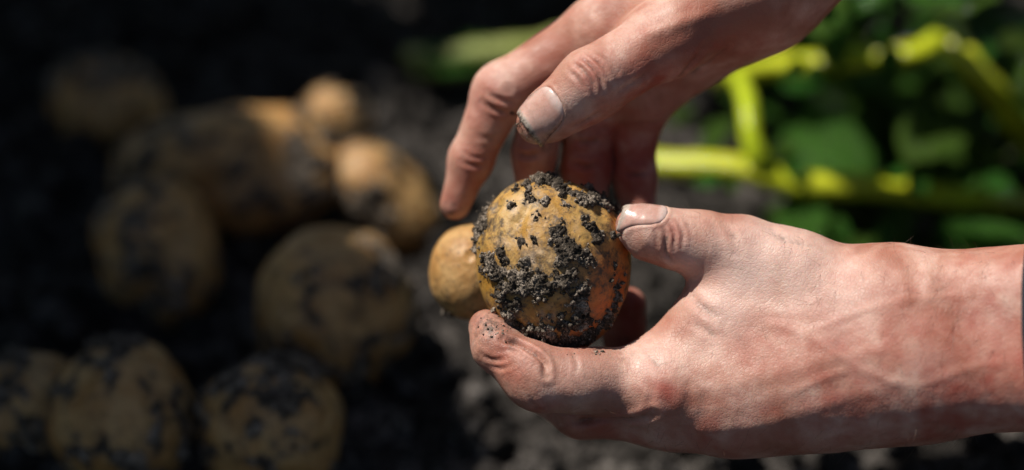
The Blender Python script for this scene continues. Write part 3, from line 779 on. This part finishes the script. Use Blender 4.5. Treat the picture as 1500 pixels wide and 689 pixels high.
tag(pl3, 'pale green stalk slanting down at the right edge among dark leaves', 'plant', 'potato plants')
pl4 = empty('potato_plant', pg(670, 95, 0.0))
stem(pl4, [pg(606, 104, .014), pg(680, 99, .018), pg(770, 92, .018), pg(860, 78, .016)], .0060, .0095, 'straw')
stem(pl4, [pg(598, 84, .022), pg(640, 88, .026), pg(700, 80, .03), pg(790, 72, .03), pg(870, 50, .02)], .0050, .0080, 'straw')
for _k in range(5): leaf(pl4, pg(612 + 30 * _k, 96 - 4 * _k, .026), random.uniform(-.5, .5), random.uniform(-.2, .3), random.uniform(-.5, .5), .035)
tag(pl4, 'thick pale stalk lying on the soil behind the upper fingers', 'stalk')
def scatter(parent, n, x0, x1, y0, y1, z0, z1, s0, s1):
    for k in range(n):
        leaf(parent, pg(random.uniform(x0, x1), random.uniform(y0, y1), random.uniform(z0, z1)), random.uniform(0, 6.28), random.uniform(-.5, .7), random.uniform(-.7, .7), random.uniform(s0, s1))
scatter(pl2, 60, 1060, 1440, 0, 205, .005, .06, .03, .055)
scatter(pl2, 18, 1050, 1450, -140, 20, .06, .20, .04, .07)
scatter(pl3, 40, 1400, 1640, 0, 215, .01, .08, .03, .06)
scatter(pl, 44, 1120, 1560, 325, 420, .003, .03, .025, .05)

# small leaves added for glints, turned between sun and camera, and a few broad leaves
half = Vector(SUN - FWD).normalized()
def sunny_leaf(parent, x, y, z, size, spin, wob=0.06):
    n = (half + Vector((random.uniform(-wob, wob), random.uniform(-wob, wob), random.uniform(-wob, wob)))).normalized()
    o = leaf(parent, pg(x, y, z), 0, 0, 0, size)
    o.rotation_euler = (n.to_track_quat('Z', 'Y') @ Matrix.Rotation(spin, 3, 'Z').to_quaternion()).to_euler()
for (p_, x, y, z) in ((pl2, 1175, 92, .10), (pl, 1150, 226, .06), (pl, 1330, 252, .055), (pl, 1062, 262, .065), (pl3, 1378, 155, .07), (pl3, 1485, 228, .06), (pl3, 1330, 110, .06), (pl2, 1230, 62, .09), (pl2, 1300, 72, .10), (pl, 1010, 165, .04), (pl3, 1460, 60, .10), (pl, 1440, 262, .05), (pl, 1210, 330, .03), (pl3, 1420, 200, .05)):
    for q in range(2): sunny_leaf(p_, x + random.uniform(-12, 12), y + random.uniform(-10, 10), z, random.uniform(.011, .02), random.uniform(0, 6.28))
for (p_, x, y, z, sz_) in ((pl2, 1150, 190, .03, .075), (pl3, 1450, 130, .05, .07), (pl3, 1500, 90, .08, .07), (pl2, 1330, 190, .03, .06), (pl, 1380, 345, .02, .06), (pl3, 1500, 240, .05, .05)):
    sunny_leaf(p_, x, y, z, sz_, random.uniform(-.6, .6), 0.45)

# unseen plants added at left and beyond the top, to cast shade into view
def clear(p):
    """keep the added shade plants outside the picture and off the sunlit hands"""
    g = p - SUN * (p[2] / SUN[2]); lit = -0.30 < p[1] < 0.16 and g[0] > -0.02
    d = (p - CAM) @ FWD; x = 750 + (p - CAM) @ RT / d / K; y = 344.5 - (p - CAM) @ UP / d / K
    lit = lit or (0.05 < p[1] < 0.30 and -0.09 < g[0] < 0.03) or (p[1] < 0.32 and 0.03 < g[0] < 0.4 and random.random() < 0.8)
    return not lit and not (-190 < x < 1690 and -190 < y < 880)
def shade_bush(base, h, rad, nleaf, lab):
    b = empty('potato_plant', base); base = np.asarray(base, float)  # named like the visible plants, but added to cast shade
    for k in range(9):
        a = k * 2.4; e = base + np.array([math.cos(a) * rad * .75, math.sin(a) * rad * .75, h * random.uniform(.65, .95)])
        stem(b, [base + [math.cos(a) * .02, math.sin(a) * .02, -.01], base * .55 + e * .45 + [0, 0, .06], e], .007, .003)
    for k in range(nleaf):
        a = random.uniform(0, 6.28); q = math.sqrt(random.random()) * rad; z = h * (0.25 + 0.75 * random.random() ** .7)
        p = base + [math.cos(a) * q, math.sin(a) * q, z]
        if not clear(p): continue
        leaf(b, p, random.uniform(2.0, 4.3) if p[0] < -.2 else random.uniform(0, 6.28), random.uniform(-.3, .6), random.uniform(-.5, .5), random.uniform(.06, .11))
    tag(b, lab, 'plant', 'potato plants')
shade_bush((-0.53, 0.25, 0), .82, .30, 290, 'leafy potato plant added out of view at the left for shade, farthest one')
shade_bush((-0.55, 0.03, 0), .84, .27, 300, 'leafy potato plant added out of view at the left for shade, middle one')
shade_bush((-0.64, -0.24, 0), .70, .28, 280, 'leafy potato plant added out of view at the left for shade, nearest one')
shade_bush((0.06, 0.46, 0), .50, .30, 260, 'leafy potato plant added beyond the top of the view for shade')
